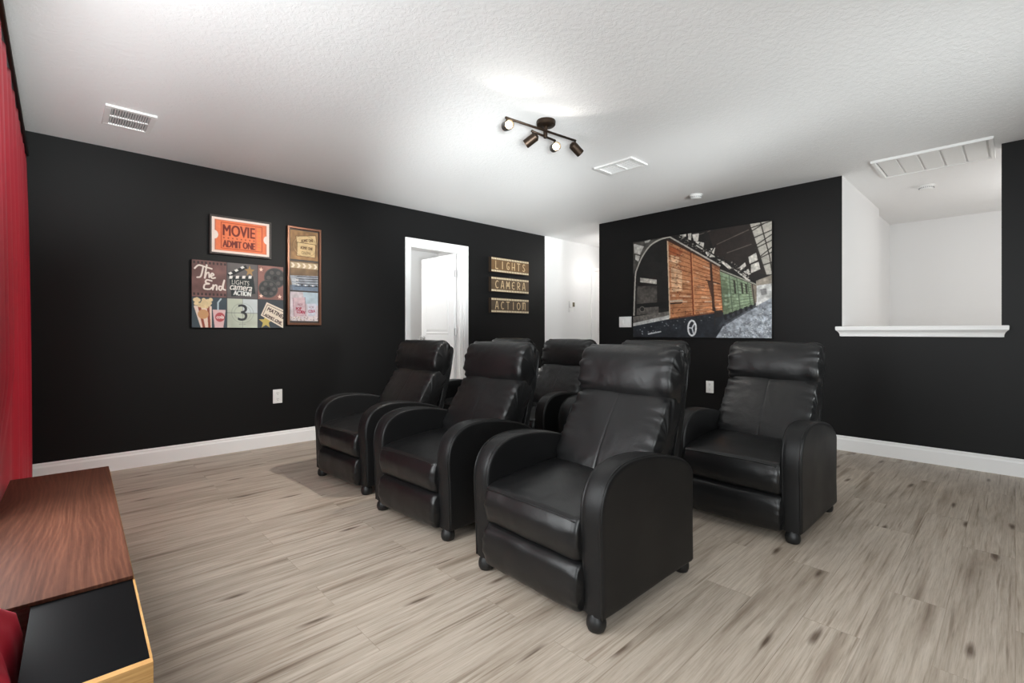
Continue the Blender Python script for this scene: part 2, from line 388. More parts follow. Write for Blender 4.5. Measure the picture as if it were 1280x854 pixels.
def make_recliner():
    t = thing('recliner', '', 'recliner')
    L, LS, V = M['leather'], M['leather_soft'], M['vinyl']
    # base chassis between the arms
    bm = bmesh.new(); bx(bm, -.28, .26, -.245, .245, .10, .30, .01); obj('chassis', bm, M['chassis'], t)
    # armrests: curved outline extruded across, strip seams near both faces
    top = catmull([(-.366, .30), (-.372, .40), (-.361, .47), (-.326, .528), (-.262, .564), (-.17, .578), (-.05, .572), (.07, .552), (.18, .522), (.25, .490), (.285, .462)], 6, False)
    outl = [(-.358-.008*i/6, .058+.242*i/6) for i in range(6)] + top
    outl += [(.296, .445)] + [(.298, .43-.37*i/6) for i in range(7)] + [(.285-.645*i/12, .056) for i in range(0, 12)]
    for s in (-1, 1):
        bm = bmesh.new(); rings = []; cx, cz = -.03, .32
        for dy, sc in ((-.049, .93), (-.0488, .968), (-.047, .983), (-.043, .994), (-.0385, .9985), (-.036, .994), (-.033, .998), (-.02, 1.004), (0, 1.006),
                       (.02, 1.004), (.033, .998), (.036, .994), (.0385, .9985), (.043, .994), (.047, .983), (.0488, .968), (.049, .93)):
            rings.append([bm.verts.new((cx+(x-cx)*sc, s*.300+dy, cz+(z-cz)*sc)) for x, z in outl])
        for a, b in zip(rings, rings[1:]):
            for i in range(len(outl)): bm.faces.new((a[i], b[i], b[(i+1) % len(outl)], a[(i+1) % len(outl)]))
        bm.faces.new(rings[0]); bm.faces.new(rings[-1][::-1])
        bm.normal_update()
        for v in bm.verts:
            v.co += v.normal*.0022*noise.noise(Vector((v.co.x*7+s*5, v.co.y*12, v.co.z*7)))
        arm = obj('armrest', bm, V, t, True, auto=60)
        bm = bmesh.new(); off = s*.0405
        seam = [(cx+(x-cx)*.998, s*.300+off, cz+(z-cz)*.998) for x, z in outl[:-18]]
        tube(bm, seam, .0028, 6); obj('piping', bm, L, arm, True)
    # seat cushion: long waterfall pad with a sewn front edge
    sp = catmull([(.16, .30), (-.06, .262), (-.31, .232), (-.372, .236), (-.396, .275), (-.400, .325), (-.388, .366), (-.374, .385), (-.34, .398), (-.22, .418), (-.05, .430), (.09, .428), (.17, .40)], 6)
    bm = pad(sp, .256, .035, .10, 24, crown=.012); wrinkle(bm, .256, .0012, 60, .05, .006, 5, .0012, 2)
    seat = obj('seat', bm, L, t, True)
    bm = bmesh.new(); tube(bm, [(-.3835, y, .381-.006*abs(y/.235)**6) for y in np.linspace(-.24, .24, 25)], .0028, 6); obj('piping', bm, L, seat, True)
    # footrest flap
    fp = catmull([(-.30, .07), (-.345, .046), (-.380, .058), (-.398, .105), (-.398, .165), (-.384, .210), (-.35, .228), (-.30, .218), (-.285, .15)], 6)
    bm = pad(fp, .256, .03, .16, 24, crown=.03); wrinkle(bm, .256, .0022, 70, .03, .005, 6, .001, 5)
    obj('footrest', bm, L, t, True)
    # back cushion with a sewn centre line
    bp_ = catmull([(.10, .37), (.055, .405), (.072, .47), (.125, .565), (.190, .665), (.240, .735), (.290, .765), (.37, .76), (.38, .70), (.31, .56), (.24, .42), (.18, .355)], 7)
    bm = pad(bp_, .256, .045, .16, 24, crown=.07, groove=.014); wrinkle(bm, .256, .006, 48, .055, .006, 5.5, .001, 9)
    obj('backrest', bm, LS, t, True)
    # head cushion
    hp = catmull([(.312, .716), (.272, .735), (.250, .787), (.254, .86), (.279, .930), (.322, .972), (.37, .983), (.405, .966), (.42, .905), (.403, .81), (.375, .738), (.350, .713)], 7)
    bm = pad(hp, .262, .05, .20, 26, crown=.05); wrinkle(bm, .262, .0065, 46, .06, .007, 6, .001, 14)
    hd = obj('headrest', bm, LS, t, True)
    # stiff back shell
    fr = catmull([(.21, .20), (.235, .32), (.31, .53), (.37, .78), (.398, .905), (.412, .937), (.436, .935), (.446, .90), (.415, .74), (.345, .50), (.30, .30), (.27, .19)], 5)
    bm = pad(fr, .256, .015, .04, 10, crown=.0, cap_b=.001); wrinkle(bm, .256, 0, 1, 1, .004, 4, 0, 3)
    obj('back_shell', bm, V, t, True)
    for x in (-.335, .275):
        for s in (-1, 1):
            bm = bmesh.new(); lathe(bm, [(.020, 0), (.030, .005), (.035, .018), (.0355, .032), (.032, .046), (.026, .054), (.024, .064)], (x, s*.300, 0), seg=24); obj('foot', bm, M['foot'], t, True)
    # pull loop on the inner side of the left arm
    return t
def copy_tree(o, parent=None):
    c = o.copy(); COL.objects.link(c)
    if parent is not None: c.parent = parent
    for ch in [x for x in bpy.data.objects if x.parent == o]: copy_tree(ch, c)
    return c
first = make_recliner()
R_ = math.radians
spots = [(1.710, 1.314, -.3, 'front row', 'black leather recliner nearest the camera, at the open end of the front row'),
         (1.743, 2.294, 3.5, 'front row', 'middle black leather recliner of the front row, between the other two'),
         (1.757, 3.213, 4.2, 'front row', 'black leather recliner of the front row beside the wall with movie pictures'),
         (2.985, 1.062, 0., 'second row', 'black leather recliner of the second row nearest the stairwell overlook, whole front in view'),
         (2.985, 1.925, 0., 'second row', 'black leather recliner of the second row hidden behind the nearest front recliner, headrest showing'),
         (2.985, 2.760, 0., 'second row', 'black leather recliner of the second row standing in front of the white hall opening'),
         (2.985, 3.530, -1., 'second row', 'black leather recliner of the second row in front of the open door and film signs')]
kids = list(first.children)
for i, (x, y, a, row, lab) in enumerate(spots):
    o = first if i == 0 else copy_tree(first)
    o.location = (x, y, 0); o.rotation_euler = (0, 0, R_(a)); o['label'] = lab; o['group'] = 'recliners of the ' + row

# ------------------------------------------------------------------ console by the curtain
con = thing('media_console', 'low console with walnut top, black tray and pale wooden rim, beside red curtain', 'console', (0.0, 0, 0), R_(-1.25))
K0, K1 = 1.575, 2.935   # walnut slab from y to y (local)
bm = bmesh.new(); bx(bm, -.214, .106, K0, K1, .410, .42, .0015); obj('top', bm, M['walnut'], con, auto=40)
bm = bmesh.new(); bx(bm, -.082, .104, 1.172, 2.90, .385, .4095, .001)
obj('tray', bm, M['black_tray'], con, auto=40)
bm = bmesh.new(); bx(bm, -.082, .1085, 1.155, 1.172, .366, .410, .001); bx(bm, .1043, .1085, 1.172, 2.9, .366, .4098); obj('rim', bm, M['pale_wood'], con)
bm = bmesh.new(); bx(bm, -.080, .103, 1.20, 2.88, .10, .384, .002); obj('body', bm, M['walnut'], con)
for x in (-.07, .075):
    for y in (1.26, 2.8):
        bm = bmesh.new(); lathe(bm, [(.011, 0), (.018, .105)], (x, y, 0), seg=16); obj('leg', bm, M['pale_wood'], con, True)

# ------------------------------------------------------------------ red curtain on the screen wall
zt = 2.243
def smooth(t): t = min(1, max(0, t)); return t*t*(3-2*t)
def far_panel(y, z):      # hangs flat along the wall; squeezed thin where it passes behind the console top
    k = smooth((3.05-y)/.15)*(1-smooth((z-.45)/.5))
    return -.147-.020*(z/zt)**3-.028*k, (.021-.012*z/zt)*(1-.92*k)
def near_panel(y, z):     # its hem swings out into the gap at the end of the console
    q = smooth((z-.40)/.06); return -.068+(-.142+.068)*q, .010+.003*q
def curtain(label, y0, y1, fn, NY):
    bm = bmesh.new(); rows = []; NZ = 44
    for j in range(NZ+1):
        z = .008 + (zt-.008)*j/NZ; row = []
        for i in range(NY+1):
            y = y0 + (y1-y0)*i/NY
            fold = math.sin(y*2*PI/.24 + .9*math.sin(y*3.1) + .12*z) + .3*math.sin(y*2*PI/.09+z*.5)
            xc, amp = fn(y, z); row.append(bm.verts.new((xc+amp*fold*.74, y, z)))
        rows.append(row)
    for a, b in zip(rows, rows[1:]):
        for i in range(NY): bm.faces.new((a[i], a[i+1], b[i+1], b[i]))
    cu = tag(obj('curtain', bm, M['curtain'], None, True), label, 'curtain', 'red curtains')
    md = cu.modifiers.new('thick', 'SOLIDIFY'); md.thickness = .0015; md.offset = -1
curtain('long red pleated curtain hanging behind the walnut console as far as the corner', 2.32, 4.60, far_panel, 240)
curtain('red curtain hem seen below the walnut top, beside the black tray', 1.22, 1.555, near_panel, 48)
rod = thing('curtain_rod', 'dark slim rod that carries the red curtain', 'curtain rod', (XT, 2.8, 2.254))
bm = bmesh.new(); tube(bm, [(.03, -1.85, 0), (.03, 1.83, 0)], .009, 12); obj('pole', bm, M['bronze'], rod, True)
for y in (-1.7, 1.7):
    bm = bmesh.new(); bx(bm, .0005, .035, y-.008, y+.008, -.008, .008); obj('bracket', bm, M['bronze'], rod)

# ------------------------------------------------------------------ pictures: a small painter on a fine grid of coloured points
class Art:
    def __init__(s, W, Hh, bg, quad=None, ss=2):
        s.W, s.H, s.ss = W, Hh, ss; s.w, s.h = W*ss, Hh*ss
        s.im = np.zeros((s.h, s.w, 3)); s.im[:] = bg
        s.yy, s.xx = np.mgrid[0:s.h, 0:s.w]; s.M = None
        if quad is not None:   # where the four corners lie in the coordinates the design is given in
            A, b = [], []
            for (x, y), (u, v) in zip(quad, ((0, 0), (1, 0), (1, 1), (0, 1))):
                A.append([x, y, 1, 0, 0, 0, -u*x, -u*y]); b.append(u); A.append([0, 0, 0, x, y, 1, -v*x, -v*y]); b.append(v)
            s.M = np.append(np.linalg.solve(np.array(A, float), np.array(b, float)), 1).reshape(3, 3)
    def p(s, pts):
        a = np.array(pts, float).reshape(-1, 2)
        if s.M is not None:
            q = np.c_[a, np.ones(len(a))] @ s.M.T; a = q[:, :2]/q[:, 2:]
        return a*np.array([s.w, s.h])
    def mask_poly(s, pts):
        a = s.p(pts); m = np.zeros((s.h, s.w), bool); x0, y0 = np.floor(a.min(0)).astype(int); x1, y1 = np.ceil(a.max(0)).astype(int)+1
        x0, y0 = max(x0, 0), max(y0, 0); x1, y1 = min(x1, s.w), min(y1, s.h)
        if x1 <= x0 or y1 <= y0: return m
        X, Y = s.xx[y0:y1, x0:x1]+.5, s.yy[y0:y1, x0:x1]+.5; r = np.zeros(X.shape, bool)
        for (ax, ay), (bx_, by) in zip(a, np.roll(a, -1, 0)):
            if ay == by: continue
            c = ((ay > Y) != (by > Y)) & (X < (bx_-ax)*(Y-ay)/(by-ay)+ax); r ^= c
        m[y0:y1, x0:x1] = r; return m
    def put(s, m, col, al=1., nz=0., sc=6):
        c = np.array(col, float)
        k = s.noise(sc)[..., None]*nz if nz else 0
        v = np.clip(c*(1+k), 0, 255)*np.ones_like(s.im); s.im[m] = s.im[m]*(1-al)+v[m]*al
    def poly(s, pts, col, al=1., nz=0., sc=6): s.put(s.mask_poly(pts), col, al, nz, sc)
    def line(s, pts, wd, col, al=1.):
        a = s.p(pts); m = np.zeros((s.h, s.w), bool); r = wd*s.h/2
        for (ax, ay), (bx_, by) in zip(a, a[1:]):
            x0, x1 = int(max(0, min(ax, bx_)-r-1)), int(min(s.w, max(ax, bx_)+r+2)); y0, y1 = int(max(0, min(ay, by)-r-1)), int(min(s.h, max(ay, by)+r+2))
            if x1 <= x0 or y1 <= y0: continue
            X, Y = s.xx[y0:y1, x0:x1]+.5, s.yy[y0:y1, x0:x1]+.5; dx, dy = bx_-ax, by-ay; L = max(dx*dx+dy*dy, 1e-9)
            t = np.clip(((X-ax)*dx+(Y-ay)*dy)/L, 0, 1); m[y0:y1, x0:x1] |= (X-ax-t*dx)**2+(Y-ay-t*dy)**2 < r*r
        s.put(m, col, al)
    def ell(s, c, rx, ry, col, al=1., nz=0., sc=6, ring=None):
        P = [(c[0]+rx*math.cos(2*PI*k/40), c[1]+ry*math.sin(2*PI*k/40)) for k in range(40)]
        if ring: s.line(P+[P[0]], ring, col, al)
        else: s.poly(P, col, al, nz, sc)
    def star(s, c, rx, ry, col, rot=0):
        s.poly([(c[0]+rx*(1 if k % 2 == 0 else .42)*math.sin(PI*k/5+rot), c[1]-ry*(1 if k % 2 == 0 else .42)*math.cos(PI*k/5+rot)) for k in range(10)], col)
    def noise(s, sc):
        def up(n_):
            gh, gw = max(2, int(n_)), max(2, int(n_*s.w/s.h)); g = rng.uniform(-1, 1, (gh+1, gw+1))
            Y, X = np.linspace(0, gh-1e-6, s.h), np.linspace(0, gw-1e-6, s.w); yi, xi = Y.astype(int), X.astype(int); fy, fx = (Y-yi)[:, None], (X-xi)[None]
            return (g[yi][:, xi]*(1-fy)*(1-fx)+g[yi][:, xi+1]*(1-fy)*fx+g[yi+1][:, xi]*fy*(1-fx)+g[yi+1][:, xi+1]*fy*fx)
        return up(sc)*.6+up(sc*2.7)*.4
    def text(s, string, x0, y0, x1, y1, col, bold=0., shear=0., rot=0., al=1.):
        """lettering fitted in the box x0..x1, y0..y1 (y down)"""
        cu_ = bpy.data.curves.new('t', 'FONT'); cu_.body = string; cu_.shear = shear; cu_.resolution_u = 4
        ob = bpy.data.objects.new('t', cu_); COL.objects.link(ob); dg = bpy.context.evaluated_depsgraph_get(); me = ob.evaluated_get(dg).to_mesh()
        me.calc_loop_triangles(); V = np.array([v.co[:2] for v in me.vertices]); T = [tuple(t.vertices) for t in me.loop_triangles]
        ob.evaluated_get(dg).to_mesh_clear(); bpy.data.objects.remove(ob); bpy.data.curves.remove(cu_)
        lo, hi = V.min(0), V.max(0); V = (V-lo)/(hi-lo); P = np.c_[x0+V[:, 0]*(x1-x0), y1-V[:, 1]*(y1-y0)]
        if rot:
            c = np.array([(x0+x1)/2, (y0+y1)/2]); d = (P-c)*np.array([s.w/s.h, 1]) if s.M is None else P-c; cr, sr = math.cos(rot), math.sin(rot)
            d = d @ np.array([[cr, sr], [-sr, cr]]); P = c + (d/np.array([s.w/s.h, 1]) if s.M is None else d)
        m = np.zeros((s.h, s.w), bool)
        for t in T: m |= s.mask_poly(P[list(t)])
        for k in range(int(round(bold*s.h*.17))):
            m2 = m.copy(); m2[:, 1:] |= m[:, :-1]; m2[:, :-1] |= m[:, 1:]
            if k % 2 == 0: m2[1:] |= m[:-1]
            m = m2
        s.put(m, col, al)
    def mesh(s, name, wm, hm, parent, y):
        a = s.im.reshape(s.H, s.ss, s.W, s.ss, 3).mean((1, 3))/255.; L_ = np.where(a <= .04045, a/12.92, ((a+.055)/1.055)**2.4)
        W, Hh = s.W, s.H; xs, zs = np.linspace(-wm/2, wm/2, W), np.linspace(hm/2, -hm/2, Hh)
        co_ = np.zeros((Hh, W, 3)); co_[..., 0] = xs[None]; co_[..., 1] = y; co_[..., 2] = zs[:, None]
        idx = np.arange(W*Hh).reshape(Hh, W); f = np.stack([idx[:-1, :-1], idx[1:, :-1], idx[1:, 1:], idx[:-1, 1:]], -1).reshape(-1, 4)
        me = bpy.data.meshes.new(name); me.from_pydata(co_.reshape(-1, 3).tolist(), [], f.tolist())
        at = me.color_attributes.new('Col', 'FLOAT_COLOR', 'POINT'); at.data.foreach_set('color', np.c_[L_.reshape(-1, 3), np.ones(W*Hh)].astype(np.float32).ravel())
        return link_mesh(name, me, M['print'], parent)

def rect_frame(bm, w, h, fw, y0, y1):
    """mitred picture frame, outer size w x h, bar width fw, from y0 (front) to y1 (wall)"""
    prof = [(0, y1), (0, y0+.003), (.003, y0), (fw-.004, y0), (fw, y0+.005), (fw, y1)]
    rings = []
    for sx, sz in ((-1, -1), (1, -1), (1, 1), (-1, 1)):
        rings.append([bm.verts.new((sx*(w/2-a), yy, sz*(h/2-a))) for a, yy in prof])
    for a, b in zip(rings, rings[1:]+rings[:1]):
        for i in range(len(prof)-1): bm.faces.new((a[i], a[i+1], b[i+1], b[i]))
        bm.faces.new((a[-1], a[0], b[0], b[-1]))

# -- framed ticket picture
pw, ph = .486, .334
t = thing('framed_ticket_picture', 'framed orange movie ticket print, topmost left of the movie pictures', 'picture', (1.164, YL, 1.880), 0, 'movie pictures')
bm = bmesh.new(); rect_frame(bm, pw, ph, .017, -.030, -.001); obj('frame', bm, M['frame_dark'], t)
a = Art(150, 100, (246, 228, 218)); OR = (238, 126, 78); DK = (112, 26, 8)
a.poly([(.055, .075), (.945, .075), (.945, .925), (.055, .925)], (208, 116, 84)); a.poly([(.075, .09), (.925, .09), (.925, .91), (.075, .91)], OR, 1, .05, 8)
a.ell((.05, .5), .062, .12, (246, 228, 218)); a.ell((.95, .5), .062, .12, (246, 228, 218))
a.line([(.16, .14), (.86, .14), (.86, .86), (.16, .86), (.16, .14)], .018, (190, 70, 35)); a.line([(.75, .14), (.75, .86)], .01, (190, 80, 40))
a.text('MOVIE', .19, .19, .73, .50, DK, .07); a.text('ADMIT ONE', .19, .63, .73, .82, DK, .05)
for k in range(8): a.star((.205+.073*k, .565), .016, .026, DK)
for k in range(7): a.ell((.805, .22+.094*k), .022, .022, (232, 158, 60), 1, ring=.012)
a.mesh('print', pw-.03, ph-.03, t, -.024)
bm = bmesh.new(); bx(bm, -pw/2+.004, pw/2-.004, -.022, -.0015, -ph/2+.004, ph/2-.004); obj('backing', bm, M['canvas_edge'], t)

# -- collage canvas of six squares
cw, ch = .718, .566
t = thing('collage_canvas', 'wide canvas of six movie squares with the numeral 3, under the ticket print', 'picture', (1.152, YL, 1.368), 0, 'movie pictures')
bm = bmesh.new(); bx(bm, -cw/2, cw/2, -.028, -.001, -ch/2, ch/2, .002); obj('canvas', bm, M['canvas_edge'], t)
a = Art(240, 190, (58, 62, 66))
c1, c2, r1 = .357, .697, .545
a.poly([(0, 0), (c1, 0), (c1, r1), (0, r1)], (116, 84, 80), 1, .22, 7)
for k in range(9):
    for yy in (.02, .485): a.poly([(.015+.039*k, yy), (.035+.039*k, yy), (.035+.039*k, yy+.035), (.015+.039*k, yy+.035)], (62, 48, 48))
W_ = (236, 226, 216)
def curl(P): return catmull(P, 6, False)
for P in ([(.03, .13), (.07, .08), (.14, .10), (.20, .12)], [(.115, .10), (.10, .20), (.085, .25), (.055, .26)],          # T
          [(.15, .07), (.13, .26), (.145, .20), (.17, .18), (.175, .25)], [(.185, .235), (.22, .21), (.205, .185), (.19, .22), (.205, .26), (.235, .25)],  # h e
          [(.20, .30), (.15, .29), (.14, .33), (.175, .345), (.13, .36), (.125, .42), (.18, .425), (.20, .40)],                                      # E
          [(.215, .36), (.21, .43), (.225, .37), (.25, .365), (.25, .43)], [(.31, .38), (.28, .375), (.275, .42), (.30, .42), (.33, .28), (.315, .40), (.34, .425)]):
    a.line(curl(P), .022, W_)
a.poly([(c1, 0), (c2, 0), (c2, r1), (c1, r1)], (96, 92, 92), 1, .2, 6)
a.poly([(.385, .22), (.645, .19), (.67, .46), (.405, .52)], (32, 42, 44)); a.poly([(.36, .18), (.56, .02), (.58, .07), (.38, .23)], (28, 32, 34))
for k in range(4): a.poly([(.385+.07*k, .205-.007*k), (.42+.07*k, .20-.007*k), (.415+.07*k, .245-.007*k), (.38+.07*k, .25-.007*k)], (235, 235, 230))
for k in range(3): a.poly([(.37+.065*k, .165-.052*k), (.40+.065*k, .14-.052*k), (.42+.065*k, .165-.052*k), (.39+.065*k, .19-.052*k)], (235, 235, 230))
a.star((.605, .11), .06, .09, (170, 135, 85))
a.text('LIGHTS', .41, .265, .60, .335, (220, 215, 205), 0, 0, .04); a.text('camera', .39, .35, .63, .42, (235, 232, 225), .015, .3, .04); a.text('ACTION', .43, .43, .62, .50, (225, 228, 225), .025, .1, .05)
a.poly([(c2, 0), (1, 0), (1, r1), (c2, r1)], (140, 98, 90), 1, .2, 5)
for c, r in (((.90, .19), .13), ((.82, .37), .115)):
    a.ell(c, r, r*1.25, (52, 54, 55)); a.ell(c, r*.2, r*.25, (28, 30, 32))
    for k in range(6): a.ell((c[0]+r*.6*math.cos(k*PI/3), c[1]+r*.75*math.sin(k*PI/3)), r*.2, r*.25, (84, 82, 80))
    a.ell(c, r*.95, r*1.18, (84, 82, 80), ring=.008)
for c in ((.735, .07), (.735, .49), (.955, .49)): a.star(c, .027, .038, (250, 215, 195))
a.poly([(0, r1), (c1, r1), (c1, 1), (0, 1)], (62, 76, 84), 1, .12, 5)
a.poly([(.02, .68), (.20, .68), (.20, 1), (.09, 1)], (236, 215, 200)); a.poly([(.06, .68), (.09, .68), (.135, 1), (.11, 1)], (150, 78, 62)); a.poly([(.15, .66), (.175, .66), (.19, 1), (.165, 1)], (150, 78, 62))
a.ell((.115, .80), .055, .07, (206, 158, 112))
for k in range(26): a.ell((.03+.16*rng.random(), .57+.12*rng.random()), .022, .028, (226, 205, 160), 1, .1, 9)
a.poly([(.21, .73), (.345, .73), (.32, 1), (.23, 1)], (225, 190, 190)); a.ell((.285, .84), .05, .07, (186, 88, 92)); a.text('cola', .25, .81, .325, .86, (240, 225, 220), .01, .2)
a.line([(.265, .73), (.265, .62), (.295, .565)], .02, (185, 205, 210))
a.poly([(c1, r1), (c2, r1), (c2, 1), (c1, 1)], (186, 194, 178), 1, .12, 5); a.poly([(.53, r1), (c2, r1), (c2, .77), (.53, .77)], (204, 214, 214), 1, .05)
for r in (.09, .12): a.ell((.527, .77), r, r*1.27, (128, 138, 128), .6, ring=.006)
a.line([(c1, .77), (c2, .77)], .006, (120, 126, 120)); a.line([(.527, r1), (.527, 1)], .006, (120, 126, 120))
a.text('3', .475, .635, .58, .89, (52, 56, 58), .005); a.text('picture start', .49, .935, .565, .955, (120, 125, 120))
a.poly([(c2, r1), (1, r1), (1, 1), (c2, 1)], (60, 68, 74), 1, .12, 5); a.star((.79, .90), .085, .12, (196, 176, 100))
a.poly([(.80, .585), (1, .70), (1, 1), (.98, .99), (.73, .80), (.75, .74)], (226, 214, 196)); a.line([(.81, .625), (1, .735)], .008, (70, 60, 58)); a.line([(.81, .625), (.755, .79), (.98, .955)], .008, (70, 60, 58))
a.text('MATINEE', .80, .73, 1.03, .79, (60, 40, 38), .02, 0, .5); a.text('ADMIT ONE', .765, .83, .99, .872, (70, 50, 48), .01, 0, .5)
for x in (c1, c2): a.line([(x, 0), (x, 1)], .008, (48, 50, 54))
a.line([(0, r1), (1, r1)], .008, (48, 50, 54))
a.mesh('print', cw-.004, ch-.004, t, -.0286)

# -- tall framed picture of three squares
vw, vh = .316, .930
t = thing('framed_film_triptych', 'tall copper framed picture of three movie squares, beside the ticket print and collage', 'picture', (1.703, YL, 1.580), 0, 'movie pictures')
bm = bmesh.new(); rect_frame(bm, vw, vh, .022, -.034, -.001); obj('frame', bm, M['frame_copper'], t)
bm = bmesh.new(); bx(bm, -vw/2+.006, vw/2-.006, -.020, -.0015, -vh/2+.006, vh/2-.006); obj('backing', bm, M['frame_dark'], t)
for nm, zc in (('print', .295), ('print', .002), ('print', -.288)):
    a = Art(90, 94, (150, 118, 78), ss=2)
    if zc > .2:
        a.put(np.ones((a.h, a.w), bool), (152, 116, 76), 1, .35, 4); CR = (218, 190, 140); BR = (104, 76, 48)
        for (x0, y0, x1, y1, ro) in ((.22, .16, .94, .50, .14), (.24, .42, .90, .88, -.03)):
            cx_, cy_ = (x0+x1)/2, (y0+y1)/2; q = [(x0, y0), (x1, y0), (x1, y1), (x0, y1)]
            q = [(cx_+(px-cx_)*math.cos(ro)+(py-cy_)*math.sin(ro), cy_-(px-cx_)*math.sin(ro)+(py-cy_)*math.cos(ro)) for px, py in q]
            a.poly(q, CR, .9, .12, 6); a.line(q+[q[0]], .02, BR)
        a.ell((.52, .52), .43, .36, BR, .5, ring=.012); a.ell((.5, .52), .38, .31, CR, .5, ring=.012)
        a.text('ADMIT ONE', .38, .27, .82, .37, BR, .02, 0, -.14); a.text('ADMIT ONE', .36, .53, .80, .63, BR, .02, 0, .03); a.text('CINEMA', .40, .70, .74, .80, BR, .01, 0, .05)
    elif zc > -.1:
        a.put(np.ones((a.h, a.w), bool), (120, 96, 70), 1, .3, 4)
        a.poly([(0, .04), (1, .04), (1, .24), (0, .24)], (186, 164, 130), 1, .15)
        for k in range(5): a.poly([(.03+.2*k, .07), (.11+.2*k, .07), (.17+.2*k, .15), (.11+.2*k, .23), (.03+.2*k, .23), (.09+.2*k, .15)], (236, 222, 200))
        a.poly([(0, .5), (1, .46), (1, 1), (.1, 1)], (150, 156, 164), 1, .25, 7); a.poly([(0, .82), (1, .80), (1, 1), (0, 1)], (96, 116, 140), .7, .2)
        for k in range(5): a.line([(.25-.02*k, .52+.085*k), (1, .50+.085*k)], .022, (46, 44, 48))
        for k in range(6): a.poly([(.25+.13*k, .79), (.32+.13*k, .79), (.32+.13*k, .83), (.25+.13*k, .83)], (40, 40, 44) if k % 2 else (225, 225, 225))
        a.text('SCENE', .06, .60, .3, .68, (230, 226, 220), .01); a.text('TAKE', .08, .74, .26, .81, (230, 226, 220), .01)
    else:
        a.put(np.ones((a.h, a.w), bool), (196, 186, 190), 1, .18, 7); a.poly([(.45, 0), (1, 0), (1, .45), (.5, .4)], (160, 190, 202), .7, .2, 5)
        a.poly([(.10, .22), (.52, .18), (.55, .82), (.14, .86)], (206, 178, 184), 1, .15, 6); a.poly([(.60, .40), (.92, .38), (.90, .80), (.64, .82)], (194, 196, 206), 1, .15, 6)
        for P in ([(.1, .22), (.14, .86)], [(.52, .18), (.55, .82)]): a.line(P, .02, (146, 112, 122))
        RD = (150, 30, 56)
        a.text('HOT', .26, .40, .44, .48, (120, 60, 76), .0, .1, .1); a.text('POP', .2, .53, .40, .63, RD, .03, .1, -.1); a.text('CORN', .24, .63, .52, .74, RD, .03, .1, .12)
        a.text('ICE', .68, .48, .84, .55, (120, 60, 76), 0, 0); a.text('COLA', .65, .60, .88, .70, RD, .02, .1, -.1)
        for k in range(60): a.ell((rng.random(), .85+.14*rng.random()), .016, .016, (226, 214, 200) if k % 2 else (150, 130, 120))
    a.mesh(nm, vw-.058, .276, t, -.021).location.z = zc

# -- three film strip signs
DECO = {   # strokes in a 1 x 1 cell, y down
 'L': [[(.2, 0), (.2, 1), (.75, 1)]], 'I': [[(.5, 0), (.5, 1)]], 'G': [[(.8, .12), (.55, 0), (.3, .12), (.18, .5), (.3, .88), (.55, 1), (.8, .88), (.8, .6), (.55, .6)]],
 'H': [[(.15, 0), (.15, 1)], [(.85, 0), (.85, 1)], [(.15, .62), (.85, .62)]], 'T': [[(.1, 0), (.9, 0)], [(.5, 0), (.5, 1)]],
 'S': [[(.8, .1), (.5, 0), (.25, .15), (.3, .36), (.65, .58), (.8, .8), (.55, 1), (.2, .9)]], 'C': [[(.85, .1), (.6, 0), (.3, .12), (.15, .5), (.3, .88), (.6, 1), (.85, .9)]],
 'A': [[(.1, 1), (.42, 0), (.62, 0), (.9, 1)], [(.2, .68), (.82, .68)]], 'M': [[(.05, 1), (.15, 0), (.5, .55), (.85, 0), (.95, 1)], [(.08, .62), (.92, .62)]],
 'E': [[(.85, .08), (.5, 0), (.2, .2), (.15, .5), (.2, .8), (.5, 1), (.85, .92)], [(.15, .5), (.7, .5)]], 'R': [[(.2, 1), (.2, 0), (.6, 0), (.85, .2), (.8, .5), (.2, .62)], [(.45, .6), (.9, 1)]],
 'O': [[(.5, 0), (.82, .15), (.95, .5), (.82, .85), (.5, 1), (.18, .85), (.05, .5), (.18, .15), (.5, 0)]], 'N': [[(.12, 1), (.12, 0), (.88, 0), (.88, 1)], [(.42, 0), (.42, .85)]]}
for word, zc, place in (('LIGHTS', 1.925, 'topmost of three'), ('CAMERA', 1.670, 'middle of three'), ('ACTION', 1.398, 'lowest of three')):
    sw, sh = .69, .192; dpt = .055
    t = thing('film_strip_sign', 'brown film strip sign reading %s, %s beside the door' % (word, place), 'sign', (4.385, YL, zc), 0, 'film strip signs')
    bm = bmesh.new(); bx(bm, -sw/2, sw/2, -dpt, -.001, -sh/2, sh/2, .002); obj('board', bm, M['sign_edge'], t)
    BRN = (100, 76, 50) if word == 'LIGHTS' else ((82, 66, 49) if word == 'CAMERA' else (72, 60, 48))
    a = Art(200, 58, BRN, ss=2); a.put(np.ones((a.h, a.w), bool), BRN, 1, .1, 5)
    for y0 in (.03, .85):
        a.poly([(0, y0-.02), (1, y0-.02), (1, y0+.14), (0, y0+.14)], (88, 66, 44))
        for k in range(23): a.poly([(.008+.0432*k, y0), (.036+.0432*k, y0), (.036+.0432*k, y0+.12), (.008+.0432*k, y0+.12)], (216, 202, 172))
    n_ = len(word)
    for k, chx in enumerate(word):
        for P in DECO[chx]:
            a.line([(.075+(k+.12+.66*x)*.86/n_, .25+.5*y) for x, y in P], .05, (204, 178, 138))
    a.mesh('print', sw-.004, sh-.004, t, -dpt-.0006)

